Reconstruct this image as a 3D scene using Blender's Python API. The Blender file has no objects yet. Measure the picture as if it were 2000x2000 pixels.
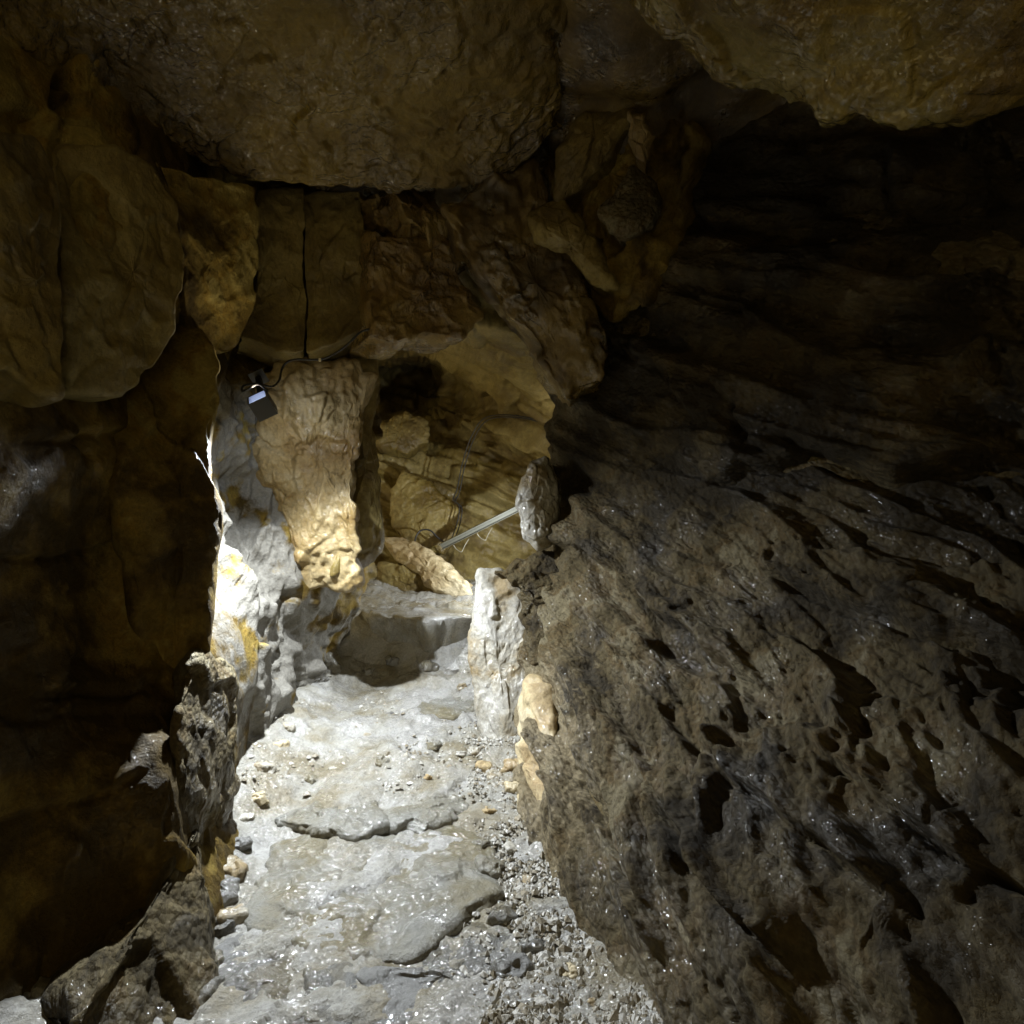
import bpy, math, random
import numpy as np
from mathutils import Vector, Matrix

# ------------------------------------------------------------------ camera, world, lamps, exposure
scene = bpy.context.scene
COL = scene.collection
F = 1190.0                       # focal length in photo pixels (photo is 2000 px wide)
CAM_Z = 1.05
cam_data = bpy.data.cameras.new('camera')
cam_data.sensor_width = 36.0
cam_data.lens = 36.0 * F / 2000.0
cam_data.clip_start = 0.02
cam_data.clip_end = 200.0
camera = bpy.data.objects.new('camera', cam_data)
camera.location = (0, 0, CAM_Z)
camera.rotation_euler = (math.radians(90), 0, 0)
COL.objects.link(camera)
scene.camera = camera

world = bpy.data.worlds.new('World')
scene.world = world
world.use_nodes = True
bg = world.node_tree.nodes['Background']
bg.inputs[0].default_value = (1.0, 0.80, 0.40, 1)
bg.inputs[1].default_value = 0.78

LAMP_DOWN_W = 295.0
LAMP_UP_W = 5.5                  # cave lamp, upward side
CHAMBER_W = 6.5                 # lamp round the corner in the far chamber
STONE_W = 65.0                    # lamp behind the standing stone

scene.view_settings.view_transform = 'Standard'
scene.view_settings.look = 'None'
scene.view_settings.exposure = 0.0
scene.view_settings.gamma = 1.0
scene.render.engine = 'CYCLES'
scene.cycles.use_denoising = True
scene.cycles.max_bounces = 5
scene.cycles.diffuse_bounces = 4
scene.cycles.use_adaptive_sampling = True
scene.cycles.adaptive_threshold = 0.03
scene.cycles.glossy_bounces = 3
scene.cycles.sample_clamp_indirect = 4.0
scene.cycles.caustics_reflective = False
scene.cycles.caustics_refractive = False

RNG = np.random.RandomState(7)
random.seed(7)

def P(u, v, y):
    """world point seen at photo pixel u, v at distance y in front of the viewer"""
    return ((u - 1000.0) / F * y, y, CAM_Z + (1000.0 - v) / F * y)

def PZ(u, v, z):
    """world point seen at photo pixel u, v lying at height z"""
    y = (CAM_Z - z) * F / (v - 1000.0)
    return P(u, v, y)

# ------------------------------------------------------------------ vectorised noise
_r = np.random.RandomState(11)
_perm = np.concatenate([_r.permutation(256)] * 3).astype(np.int64)
_grad = _r.normal(size=(256, 3)); _grad /= np.linalg.norm(_grad, axis=1)[:, None]
_jit = _r.rand(256, 3)
_rv = _r.normal(size=(256, 3)); _ro = _r.rand(256) * 2 - 1
_grad = _grad.astype(np.float32); _jit = _jit.astype(np.float32)

def _h(ix, iy, iz):
    return _perm[_perm[_perm[ix & 255] + (iy & 255)] + (iz & 255)]

def perlin(p):
    p = np.asarray(p, np.float32)
    i = np.floor(p).astype(np.int64); f = p - i.astype(np.float32)
    w = f * f * f * (f * (f * 6 - 15) + 10)
    out = 0
    for dx in (0, 1):
        wx = w[:, 0] if dx else 1 - w[:, 0]
        for dy in (0, 1):
            wy = w[:, 1] if dy else 1 - w[:, 1]
            for dz in (0, 1):
                wz = w[:, 2] if dz else 1 - w[:, 2]
                g = _grad[_h(i[:, 0] + dx, i[:, 1] + dy, i[:, 2] + dz)]
                d = g[:, 0] * (f[:, 0] - dx) + g[:, 1] * (f[:, 1] - dy) + g[:, 2] * (f[:, 2] - dz)
                out = out + d * wx * wy * wz
    return out * 1.5

def fbm(p, octv, gain=0.5, lac=2.03):
    a, s = 1.0, 0
    for k in range(octv):
        s = s + a * perlin(p + 17.3 * k); p = p * lac; a *= gain
    return s

def ridged(p, octv, gain=0.5):
    a, s = 1.0, 0
    for k in range(octv):
        s = s + a * (1 - 2 * np.abs(perlin(p + 9.1 * k))); p = p * 2.1; a *= gain
    return s

def worley(p):
    p = np.asarray(p, np.float32)
    i = np.floor(p).astype(np.int64)
    n = len(p)
    f1 = np.full(n, 9.0, np.float32); f2 = np.full(n, 9.0, np.float32); cid = np.zeros(n, np.int64); cp = np.zeros((n, 3), np.float32)
    for dx in (-1, 0, 1):
        for dy in (-1, 0, 1):
            for dz in (-1, 0, 1):
                c = i + np.array((dx, dy, dz))
                h = _h(c[:, 0], c[:, 1], c[:, 2])
                q = c.astype(np.float32) + _jit[h]
                d = ((p - q) ** 2).sum(1)
                m = d < f1
                f2 = np.where(m, f1, np.minimum(f2, d))
                f1 = np.where(m, d, f1); cid = np.where(m, h, cid); cp[m] = q[m]
    return np.sqrt(f1), np.sqrt(f2), cid, cp

def sstep(a, b, x):
    t = np.clip((x - a) / (b - a), 0, 1)
    return t * t * (3 - 2 * t)

def relief(p, spec, seed=0.0):
    """sum of rock relief terms, metres"""
    out = np.zeros(len(p))
    p = p + seed
    for s in spec:
        k = s[0]
        if k == 'fbm':
            out += s[1] * fbm(p * np.array(s[2]), s[3])
        elif k == 'ridge':
            out += s[1] * ridged(p * np.array(s[2]), s[3])
        elif k == 'facet':                      # tilted cleavage faces
            q = p * np.array(s[2])
            w = perlin(q * 1.3 + 3); q = q + np.stack([0.16 * w, -0.12 * w, 0.14 * w], 1)
            f1, f2, cid, cp = worley(q)
            out += s[1] * (_ro[cid] + s[3] * ((q - cp) * _rv[cid]).sum(1))
            if len(s) > 4:                      # open joints between the faces
                out -= s[4] * (1 - sstep(0.0, s[5], f2 - f1))
        elif k == 'lump':
            f1, f2, cid, cp = worley(p * np.array(s[2]))
            out += s[1] * (0.6 - f1)
        elif k == 'fold':                       # overlapping ledges: slow rise, sharp drop
            h = p[:, 2] * s[2] + s[3] * perlin(p * 1.9) + 0.35 * s[3] * perlin(p * 5.5)
            i = np.floor(h); t = h - i
            a = 0.45 + 0.55 * (_ro[_perm[i.astype(np.int64) & 255]] * 0.5 + 0.5)
            out += s[1] * a * np.where(t < 0.86, (t / 0.86) ** 1.4, 1 - sstep(0.86, 1.0, t))
        elif k == 'strata':                     # bedding: stepped layers along a direction
            d = np.array(s[3], float); d /= np.linalg.norm(d)
            h = (p @ d) * s[2] + s[4] * perlin(p * 2.3) + 0.4 * s[4] * perlin(p * 7.0)
            i = np.floor(h); t = h - i
            i = i.astype(np.int64)
            a = _ro[_perm[i & 255]]; b = _ro[_perm[(i + 1) & 255]]
            out += s[1] * (a + (b - a) * sstep(0.7, 1.0, t)) - s[1] * 0.7 * np.exp(-((t - 0.88) / 0.08) ** 2)
    return out

# ------------------------------------------------------------------ mesh helpers
def new_mesh(name, verts, quads, attrs=None, tris=None):
    me = bpy.data.meshes.new(name)
    verts = np.asarray(verts, np.float32)
    quads = np.asarray(quads, np.int32).reshape(-1, 4) if len(quads) else np.zeros((0, 4), np.int32)
    tris = np.asarray(tris, np.int32).reshape(-1, 3) if tris is not None and len(tris) else np.zeros((0, 3), np.int32)
    nl = quads.size + tris.size
    me.vertices.add(len(verts)); me.vertices.foreach_set('co', verts.ravel())
    me.loops.add(nl); me.loops.foreach_set('vertex_index', np.concatenate([quads.ravel(), tris.ravel()]))
    me.polygons.add(len(quads) + len(tris))
    st = np.concatenate([np.arange(len(quads)) * 4, quads.size + np.arange(len(tris)) * 3]).astype(np.int32)
    me.polygons.foreach_set('loop_start', st)
    me.polygons.foreach_set('use_smooth', np.ones(len(st), bool))
    for k, a in (attrs or {}).items():
        at = me.attributes.new(k, 'FLOAT', 'POINT'); at.data.foreach_set('value', np.asarray(a, np.float32))
    me.update(calc_edges=True)
    return me

def put(name, me, mat, parent=None, label=None, cat=None, group=None, kind=None, loc=None):
    o = bpy.data.objects.new(name, me)
    if me is not None and mat is not None and len(me.materials) == 0:
        me.materials.append(mat)
    if loc is not None: o.location = loc
    COL.objects.link(o)
    if parent is not None:
        o.parent = parent
    if label: o['label'] = label
    if cat: o['category'] = cat
    if group: o['group'] = group
    if kind: o['kind'] = kind
    return o

def grid_quads(nr, nc, wrap=False):
    r = np.arange(nr - 1)[:, None]; c = np.arange(nc if wrap else nc - 1)[None, :]
    c2 = (c + 1) % nc
    return np.stack([r * nc + c, r * nc + c2, (r + 1) * nc + c2, (r + 1) * nc + c], -1).reshape(-1, 4)

def catmull(pts, t):
    """pts (n, ...), t in 0..n-1"""
    n = len(pts)
    i = np.clip(np.floor(t).astype(int), 0, n - 2); f = (t - i).reshape((-1,) + (1,) * (pts.ndim - 1))
    ext = np.concatenate([[2 * pts[0] - pts[1]], pts, [2 * pts[-1] - pts[-2]]])
    a, b, c, d = ext[i], ext[i + 1], ext[i + 2], ext[i + 3]
    return 0.5 * (2 * b + (c - a) * f + (2 * a - 5 * b + 4 * c - d) * f ** 2 + (3 * b - a - 3 * c + d) * f ** 3)

def spaced(weights, n):
    w = np.asarray(weights, float)
    cum = np.concatenate([[0], np.cumsum(w)])
    return np.interp(np.linspace(0, cum[-1], n), cum, np.arange(len(cum)))

def grid_normals(G):
    du = np.gradient(G, axis=1); dv = np.gradient(G, axis=0)
    n = np.cross(du, dv); n /= (np.linalg.norm(n, axis=-1, keepdims=True) + 1e-9)
    return n

def blur(d, n, wrap=False):
    for _ in range(n):
        d = np.concatenate([d[:1], d, d[-1:]], 0); d = 0.25 * d[:-2] + 0.5 * d[1:-1] + 0.25 * d[2:]
        e = np.concatenate([d[:, -1:], d, d[:, :1]], 1) if wrap else np.concatenate([d[:, :1], d, d[:, -1:]], 1)
        d = 0.25 * e[:, :-2] + 0.5 * e[:, 1:-1] + 0.25 * e[:, 2:]
    return d

def sheet(ctrl, rw, cw, nr, nc, spec, toward, seed=0.0, mask=None, nblur=1, xf=None, lines=None):
    """rock surface through a grid of control points, displaced along its normals"""
    C = np.array(ctrl, float)
    G = catmull(C, spaced(rw, nr))
    G = np.swapaxes(catmull(np.swapaxes(G, 0, 1), spaced(cw, nc)), 0, 1)
    N = grid_normals(G)
    flip = np.sign((N * (np.array(toward) - G)).sum(-1).mean())
    N = N * flip
    p = G.reshape(-1, 3)
    pr = p if xf is None else xf(p)
    big = [t for t in spec if t[1] >= 0.012 and t[0] in ('facet', 'strata')]
    d = blur(relief(pr, big, seed).reshape(nr, nc), nblur + 2) + blur(relief(pr, [t for t in spec if t not in big], seed).reshape(nr, nc), nblur)
    d = d.ravel()
    if mask is not None: d = d * mask(p)
    if lines: d = d + ledges(p, lines)
    q = p + N.reshape(-1, 3) * d[:, None]
    Q = grid_quads(nr, nc)
    if flip < 0: Q = Q[:, ::-1]
    return q, Q

def ledges(p, lines):
    """broken ledges: along each line (photo pixels of the undisplaced wall) one side stands proud of the other"""
    u = 1000 + F * p[:, 0] / np.maximum(p[:, 1], .05); v = 1000 - F * (p[:, 2] - CAM_Z) / np.maximum(p[:, 1], .05)
    wob = 14 * fbm(p * 7.0 + 3, 3)
    out = np.zeros(len(p)); ok = p[:, 1] > .3
    for pts, h, w, g in lines:
        best = np.full(len(p), 1e9); sgn = np.ones(len(p)); tt = np.zeros(len(p)); n = len(pts) - 1
        for i in range(n):
            (u0, v0), (u1, v1) = pts[i], pts[i + 1]
            dx, dy = u1 - u0, v1 - v0; L = math.hypot(dx, dy)
            t = np.clip(((u - u0) * dx + (v - v0) * dy) / L ** 2, 0, 1)
            d = np.hypot(u - u0 - t * dx, v - v0 - t * dy)
            m = d < best
            best = np.where(m, d, best); sgn = np.where(m, np.sign(dx * (v - v0) - dy * (u - u0)), sgn); tt = np.where(m, (i + t) / n, tt)
        sd = sgn * best + wob                       # positive below / left of the line
        if h < 0: sd = -sd                          # negative: upper side proud
        fade = sstep(0, .18, tt) * sstep(1, .82, tt)
        out += ok * fade * (abs(h) * sstep(-7, 7, sd) * np.exp(-np.maximum(sd, 0) / w) - g * np.exp(-((sd + 6) / 9.0) ** 2))
    return out

def bedded(along, k, up=(0, 0, 1)):
    """relief space with features drawn out along one direction of the bedding"""
    a = np.array(along, float); a /= np.linalg.norm(a)
    u = np.array(up, float); u -= a * (u @ a); u /= np.linalg.norm(u)
    w = np.cross(a, u)
    return lambda p: np.stack([(p @ a) * k, p @ w, p @ u], 1)

def slab(outline, thick, spec, seed=0.0, na=200, nf=46, ns=16, bevel=0.05, dome=0.02, jag=0.02, jfreq=9.0, normal=None, taper=0.85, soft=3):
    """closed stone: irregular outline (world points), rounded edge, real thickness behind it"""
    O = np.array(outline, float)
    n0 = len(O)
    c = O.mean(0)
    if normal is None:
        _, _, vt = np.linalg.svd(O - c)
        nrm = vt[2]
        if np.dot(nrm, np.array((0, 0, CAM_Z)) - c) < 0: nrm = -nrm
    else:
        nrm = np.array(normal, float); nrm /= np.linalg.norm(nrm)
    # closed outline, mostly straight edges with softened corners
    seg = np.linalg.norm(np.roll(O, -1, 0) - O, axis=1); cum = np.concatenate([[0], np.cumsum(seg)])
    t = np.linspace(0, cum[-1], na, endpoint=False)
    Oc = np.concatenate([O, O[:1]])
    L = np.stack([np.interp(t, cum, Oc[:, k]) for k in range(3)], 1)
    for _ in range(soft): L = 0.25 * np.roll(L, 1, 0) + 0.5 * L + 0.25 * np.roll(L, -1, 0)
    rad = L - c
    size = np.linalg.norm(rad, axis=1).mean()
    jn = fbm(L * jfreq + seed + 5, 4)
    inpl = rad - (rad @ nrm)[:, None] * nrm
    inpl /= np.linalg.norm(inpl, axis=1)[:, None] + 1e-9
    L = L + inpl * (jn * jag)[:, None]
    rad = L - c
    prof = []
    for s in np.linspace(0.0, 1, nf) ** 0.75:
        b = bevel / size
        h = -dome * s * s
        e = (s - (1 - b)) / b
        if e > 0: h -= bevel * 0.6 * (1 - math.sqrt(max(0, 1 - e * e)))
        prof.append((max(s, 0.004), h))
    h0 = prof[-1][1]
    for k in range(1, ns + 1):
        f = k / ns
        prof.append((1 - (1 - taper) * f, h0 - (thick) * f))
    prof.append((taper * 0.5, h0 - thick * 1.02)); prof.append((0.004, h0 - thick * 1.03))
    S = np.array([a for a, b in prof]); H = np.array([b for a, b in prof])
    G = c + rad[None] * S[:, None, None] + nrm * H[:, None, None]
    nr, nc = len(prof), na
    Gp = np.concatenate([G[:, -1:], G, G[:, :1]], 1)
    N = grid_normals(Gp)[:, 1:-1]
    N[0] = nrm; N[1] = nrm; N[-1] = -nrm
    sg = np.sign((N[2:nf // 2] @ nrm).mean())
    N[2:-1] *= sg
    p = G.reshape(-1, 3)
    d = blur(relief(p, spec, seed).reshape(nr, nc), 1, True).ravel()
    q = p + N.reshape(-1, 3) * d[:, None]
    q[:nc] = q[:nc].mean(0) + (q[:nc] - q[:nc].mean(0)) * 0.2
    Q = grid_quads(nr, nc, True)
    if sg < 0: Q = Q[:, ::-1]
    return q, Q

def rock(name, outline, thick, spec, mat, parent=None, label=None, cat='rock', group=None, pale=None, kind=None, **kw):
    q, Q = slab(outline, thick, spec, **kw)
    base = q.mean(0)
    me = new_mesh(name, q - base, Q, tones(q, mat, None if pale is None else pale(q), kw.get('seed', 0.0)))
    return put(name, me, mat, parent, label, cat if parent is None and kind is None else None, group, kind, loc=base)

# ------------------------------------------------------------------ materials
MATP = {}
def rock_material(name, cols, pale=(0.42, 0.40, 0.35), scale=3.0, rough=(0.35, 0.8), bump=0.006, fine=90.0,
                  wet=0.5, grain=0.35, stretch=(1, 1, 1), turn=None, lump=0.0, pale_cut=(0.35, 0.6), spec=0.5, coat=0.5, blue=1.0, film=55.0):
    """rock: tone, wetness and pale-mud patches are stored on the mesh, fine grain and relief in the nodes"""
    cols = [(c[0], c[1], c[2] * blue) for c in cols]
    m = bpy.data.materials.new(name); m.use_nodes = True
    MATP[name] = dict(scale=scale, wet=wet)
    nt = m.node_tree; N = nt.nodes; L = nt.links
    for n in list(N): N.remove(n)
    out = N.new('ShaderNodeOutputMaterial'); b = N.new('ShaderNodeBsdfPrincipled')
    L.new(b.outputs[0], out.inputs[0])
    geo = N.new('ShaderNodeNewGeometry')
    mp = N.new('ShaderNodeMapping'); mp.vector_type = 'TEXTURE'; mp.inputs['Scale'].default_value = [1.0 / k for k in stretch]
    if turn: mp.inputs['Rotation'].default_value = [math.radians(k) for k in turn]
    L.new(geo.outputs['Position'], mp.inputs['Vector'])
    def noise(sc, det, rgh=0.55, dist=0.0):
        n = N.new('ShaderNodeTexNoise'); n.inputs['Scale'].default_value = sc; n.inputs['Detail'].default_value = det
        n.inputs['Roughness'].default_value = rgh; n.inputs['Distortion'].default_value = dist
        L.new(mp.outputs[0], n.inputs['Vector']); return n
    def attr(k):
        x = N.new('ShaderNodeAttribute'); x.attribute_name = k; return x.outputs['Fac']
    def ramp(src, stops):
        r = N.new('ShaderNodeValToRGB'); e = r.color_ramp.elements
        while len(e) < len(stops): e.new(0.5)
        for k, (p, c) in enumerate(stops):
            e[k].position = p; e[k].color = (*c, 1)
        L.new(src, r.inputs[0]); return r.outputs[0]
    def mix(fac, a, c, mode='MIX'):
        x = N.new('ShaderNodeMix'); x.data_type = 'RGBA'; x.blend_type = mode
        for sock, val in ((x.inputs[0], fac), (x.inputs[6], a), (x.inputs[7], c)):
            if hasattr(val, 'is_output'): L.new(val, sock)
            else: sock.default_value = val
        return x.outputs[2]
    def math_(op, a, c):
        x = N.new('ShaderNodeMath'); x.operation = op
        for k, val in enumerate((a, c)):
            if hasattr(val, 'is_output'): L.new(val, x.inputs[k])
            else: x.inputs[k].default_value = val
        return x.outputs[0]
    nf = noise(fine, 5, 0.74)
    nm = noise(fine * 0.22, 3, 0.68)
    k = len(cols)
    tone = math_('ADD', attr('tone'), math_('MULTIPLY', math_('SUBTRACT', nm.outputs[0], 0.5), 0.55))
    c1 = ramp(tone, [(0.2 + 0.6 * i / max(1, k - 1), c) for i, c in enumerate(cols)])
    g = ramp(nf.outputs[0], [(0.3, (1 - grain,) * 3), (0.68, (1 + grain * 0.5,) * 3)])
    pf = ramp(math_('ADD', attr('pale'), math_('MULTIPLY', math_('SUBTRACT', nm.outputs[0], 0.5), 0.8)), [(pale_cut[0], (0, 0, 0)), (pale_cut[1], (1, 1, 1))])
    col = mix(pf, c1, (*pale, 1))
    col = mix(1.0, col, g, 'MULTIPLY')
    L.new(col, b.inputs['Base Color'])
    mr = N.new('ShaderNodeMapRange'); L.new(math_('ADD', attr('wetness'), math_('MULTIPLY', math_('SUBTRACT', nm.outputs[0], 0.5), 0.5)), mr.inputs[0])
    mr.inputs[1].default_value = 0.35; mr.inputs[2].default_value = 0.7; mr.inputs[3].default_value = rough[1]; mr.inputs[4].default_value = rough[0]
    L.new(mr.outputs[0], b.inputs['Roughness'])
    b.inputs['Specular IOR Level'].default_value = spec
    hgt = math_('ADD', math_('MULTIPLY', nf.outputs[0], 0.75), nm.outputs[0])
    if lump:
        vo = N.new('ShaderNodeTexVoronoi'); vo.inputs['Scale'].default_value = lump; L.new(mp.outputs[0], vo.inputs['Vector'])
        hgt = math_('SUBTRACT', hgt, math_('MULTIPLY', vo.outputs['Distance'], 0.8))
    bp = N.new('ShaderNodeBump'); bp.inputs['Strength'].default_value = 1.0; bp.inputs['Distance'].default_value = bump
    L.new(hgt, bp.inputs['Height']); L.new(bp.outputs[0], b.inputs['Normal'])
    if coat:                                            # film of water in the wet patches
        mc = N.new('ShaderNodeMapRange'); L.new(math_('ADD', attr('wetness'), math_('MULTIPLY', math_('SUBTRACT', nf.outputs[0], 0.5), 0.8)), mc.inputs[0])
        mc.inputs[1].default_value = 0.42; mc.inputs[2].default_value = 0.62; mc.inputs[3].default_value = 0.0; mc.inputs[4].default_value = coat
        L.new(mc.outputs[0], b.inputs['Coat Weight']); b.inputs['Coat Roughness'].default_value = 0.09; b.inputs['Coat IOR'].default_value = 1.45
        nw = noise(film, 1.5, 0.5)
        bw = N.new('ShaderNodeBump'); bw.inputs['Strength'].default_value = 1.0; bw.inputs['Distance'].default_value = 0.9 / film
        L.new(nw.outputs[0], bw.inputs['Height']); L.new(bw.outputs[0], b.inputs['Coat Normal'])
    return m

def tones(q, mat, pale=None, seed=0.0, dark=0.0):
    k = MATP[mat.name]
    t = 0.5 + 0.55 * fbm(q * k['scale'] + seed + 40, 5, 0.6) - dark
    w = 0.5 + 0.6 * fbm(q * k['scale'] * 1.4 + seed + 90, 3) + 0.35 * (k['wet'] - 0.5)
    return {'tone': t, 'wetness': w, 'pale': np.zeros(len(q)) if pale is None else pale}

def plain(name, col, rough=0.5, metal=0.0, emit=None, strength=0.0, bump=0.0):
    m = bpy.data.materials.new(name); m.use_nodes = True
    nt = m.node_tree; b = nt.nodes['Principled BSDF']
    b.inputs['Base Color'].default_value = (*col, 1); b.inputs['Roughness'].default_value = rough; b.inputs['Metallic'].default_value = metal
    n = nt.nodes.new('ShaderNodeTexNoise'); n.inputs['Scale'].default_value = 60; n.inputs['Detail'].default_value = 6
    geo = nt.nodes.new('ShaderNodeNewGeometry'); nt.links.new(geo.outputs['Position'], n.inputs['Vector'])
    mr = nt.nodes.new('ShaderNodeMapRange'); mr.inputs[3].default_value = max(0.05, rough - 0.15); mr.inputs[4].default_value = min(1, rough + 0.2)
    nt.links.new(n.outputs[0], mr.inputs[0]); nt.links.new(mr.outputs[0], b.inputs['Roughness'])
    if emit:
        b.inputs['Emission Color'].default_value = (*emit, 1); b.inputs['Emission Strength'].default_value = strength
    return m

M = {}
BROWN = [(0.075, 0.047, 0.008), (0.13, 0.085, 0.018), (0.19, 0.13, 0.036)]
M['left'] = rock_material('brown_crusted_rock', [(0.05, 0.031, 0.005), (0.10, 0.062, 0.012), (0.16, 0.112, 0.036), (0.19, 0.12, 0.028), (0.25, 0.19, 0.085)], scale=3.0, lump=0, bump=0.009, rough=(0.45, 0.9), wet=0.3, spec=0.25, pale=(0.18, 0.17, 0.145), blue=0.6, coat=0.2)
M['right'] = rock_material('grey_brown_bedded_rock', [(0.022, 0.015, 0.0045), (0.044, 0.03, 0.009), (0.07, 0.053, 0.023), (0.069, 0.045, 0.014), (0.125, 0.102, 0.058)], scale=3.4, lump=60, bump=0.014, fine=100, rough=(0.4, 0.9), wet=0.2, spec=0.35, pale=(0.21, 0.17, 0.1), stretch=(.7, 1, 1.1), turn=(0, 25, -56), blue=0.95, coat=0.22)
M['ceiling'] = rock_material('wet_brown_ceiling_rock', BROWN, scale=2.2, rough=(0.15, 0.45), wet=0.8, bump=0.012, fine=70, pale=(0.3, 0.24, 0.13), blue=0.6, coat=0.8, film=75)
M['block'] = rock_material('olive_brown_block', [(0.1, 0.068, 0.02), (0.17, 0.122, 0.044), (0.23, 0.175, 0.08)], scale=3.5, rough=(0.4, 0.8), wet=0.35, bump=0.007, fine=80, blue=0.65, coat=0.4)
M['ochre'] = rock_material('ochre_rock', [(0.17, 0.105, 0.03), (0.25, 0.175, 0.068), (0.31, 0.24, 0.12)], scale=3.0, rough=(0.3, 0.7), wet=0.5, bump=0.008, fine=70, pale=(0.5, 0.47, 0.42), coat=0.6)
M['darkblock'] = rock_material('dark_red_brown_rock', [(0.04, 0.024, 0.005), (0.085, 0.052, 0.012), (0.15, 0.1, 0.032)], scale=4, rough=(0.2, 0.6), wet=0.55, bump=0.006, fine=90, blue=0.7, coat=0.8)
M['wetbump'] = rock_material('wet_pitted_block', [(0.12, 0.07, 0.02), (0.2, 0.125, 0.045), (0.26, 0.18, 0.085)], scale=4, rough=(0.22, 0.5), wet=0.75, bump=0.011, fine=110, blue=0.6, coat=1.0)
M['grey'] = rock_material('pale_grey_stone', [(0.24, 0.18, 0.09), (0.33, 0.305, 0.245), (0.4, 0.385, 0.345)], scale=5, rough=(0.25, 0.7), wet=0.5, bump=0.006, fine=70, coat=0.8)
M['greywet'] = rock_material('wet_grey_stone', [(0.18, 0.14, 0.075), (0.27, 0.25, 0.2), (0.36, 0.35, 0.32)], scale=7, rough=(0.1, 0.32), wet=0.8, bump=0.007, fine=70, coat=1.0)
M['tan'] = rock_material('tan_stone', [(0.3, 0.22, 0.11), (0.4, 0.32, 0.18), (0.46, 0.39, 0.25)], scale=4, rough=(0.4, 0.8), wet=0.3, bump=0.005, fine=80)
M['floor'] = rock_material('pale_wet_floor', [(0.2, 0.175, 0.12), (0.27, 0.258, 0.22), (0.33, 0.322, 0.3)], scale=4, rough=(0.1, 0.45), wet=0.85, bump=0.008, fine=110, coat=0.6, film=55)
M['slab'] = rock_material('smooth_wet_slab', [(0.15, 0.13, 0.08), (0.18, 0.172, 0.14), (0.21, 0.207, 0.185)], scale=3.5, rough=(0.1, 0.36), wet=0.9, bump=0.007, fine=110, grain=0.2, coat=0.6, film=48)
M['slabdark'] = rock_material('dark_wet_slab', [(0.12, 0.105, 0.07), (0.125, 0.122, 0.11), (0.155, 0.152, 0.142)], scale=5, rough=(0.1, 0.38), wet=0.9, bump=0.007, fine=100, grain=0.25, coat=0.65, film=48)
M['gravel'] = rock_material('gravel_grit', [(0.2, 0.17, 0.115), (0.33, 0.31, 0.26), (0.45, 0.435, 0.395)], scale=30, rough=(0.2, 0.7), wet=0.6, bump=0.002, fine=300, coat=0.3)
M['chamber'] = rock_material('ochre_bedded_chamber_rock', [(0.1, 0.066, 0.018), (0.175, 0.128, 0.045), (0.25, 0.195, 0.09)], scale=3, rough=(0.35, 0.8), wet=0.4, bump=0.012, fine=45, blue=0.75, coat=0.3)
M['boulder'] = rock_material('wet_yellow_brown_boulder', [(0.12, 0.076, 0.02), (0.19, 0.135, 0.046), (0.25, 0.195, 0.085)], scale=3.5, rough=(0.12, 0.35), wet=0.85, bump=0.010, fine=60, blue=0.6, coat=1.0, film=40)

# ------------------------------------------------------------------ the setting: floor, walls, roof, far chamber
FY = [-2, 1.3, 1.9, 2.02, 2.16, 2.6, 3.15, 3.3, 3.46, 3.6, 4.3, 6.5]
FZ = [0, 0.0, 0.0, 0.02, 0.06, 0.10, 0.14, 0.22, 0.43, 0.49, 0.54, 0.5]

def floor_z(x, y):
    p = np.stack([x, y, np.zeros_like(x)], 1)
    wy = y + 0.05 * perlin(p * 3.1) + 0.15 * (x + 0.5) * 0.3
    z = np.interp(wy, FY, FZ)
    z = z + 0.024 * fbm(p * 3.0, 3) + 0.010 * fbm(p * 12, 4)
    z = z + 0.10 * sstep(-0.72, -1.05, x) + 0.10 * sstep(-0.02, 0.45, x - 0.18 * np.clip(2.2 - y, -0.4, 1.2))
    return z

def floor_hit(u, v):
    """where the line of sight through photo pixel u, v meets the floor"""
    y = np.linspace(.9, 4.6, 800)
    x = (u - 1000) / F * y; z = CAM_Z + (1000 - v) / F * y
    i = int(np.argmax(z <= floor_z(x, y)))
    return x[i], y[i], z[i]

def build_floor():
    v = np.concatenate([np.linspace(5200, 2150, 30), np.linspace(2140, 1140, 380), ])
    y = 1.05 * F / (v - 1000.0)
    y = np.sort(np.concatenate([np.linspace(-1.6, y[0] - 0.05, 12), y[y < 6.4], np.linspace(3.2, 3.6, 60)]))
    x = np.linspace(-1.5, 1.1, 340)
    X, Y = np.meshgrid(x, y)
    Xf, Yf = X.ravel(), Y.ravel()
    p = np.stack([Xf, Yf, floor_z(Xf, Yf)], 1)
    p[:, 2] += relief(p, [('facet', 0.006, (9, 9, 9), 0.9), ('lump', 0.008, (28, 28, 28)), ('fbm', 0.004, (40, 40, 40), 3)])
    Q = grid_quads(len(y), len(x))
    me = new_mesh('cave_floor', p, Q, tones(p, M['floor']))
    return put('cave_floor', me, M['floor'], kind='structure')
cave_floor = build_floor()

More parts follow.
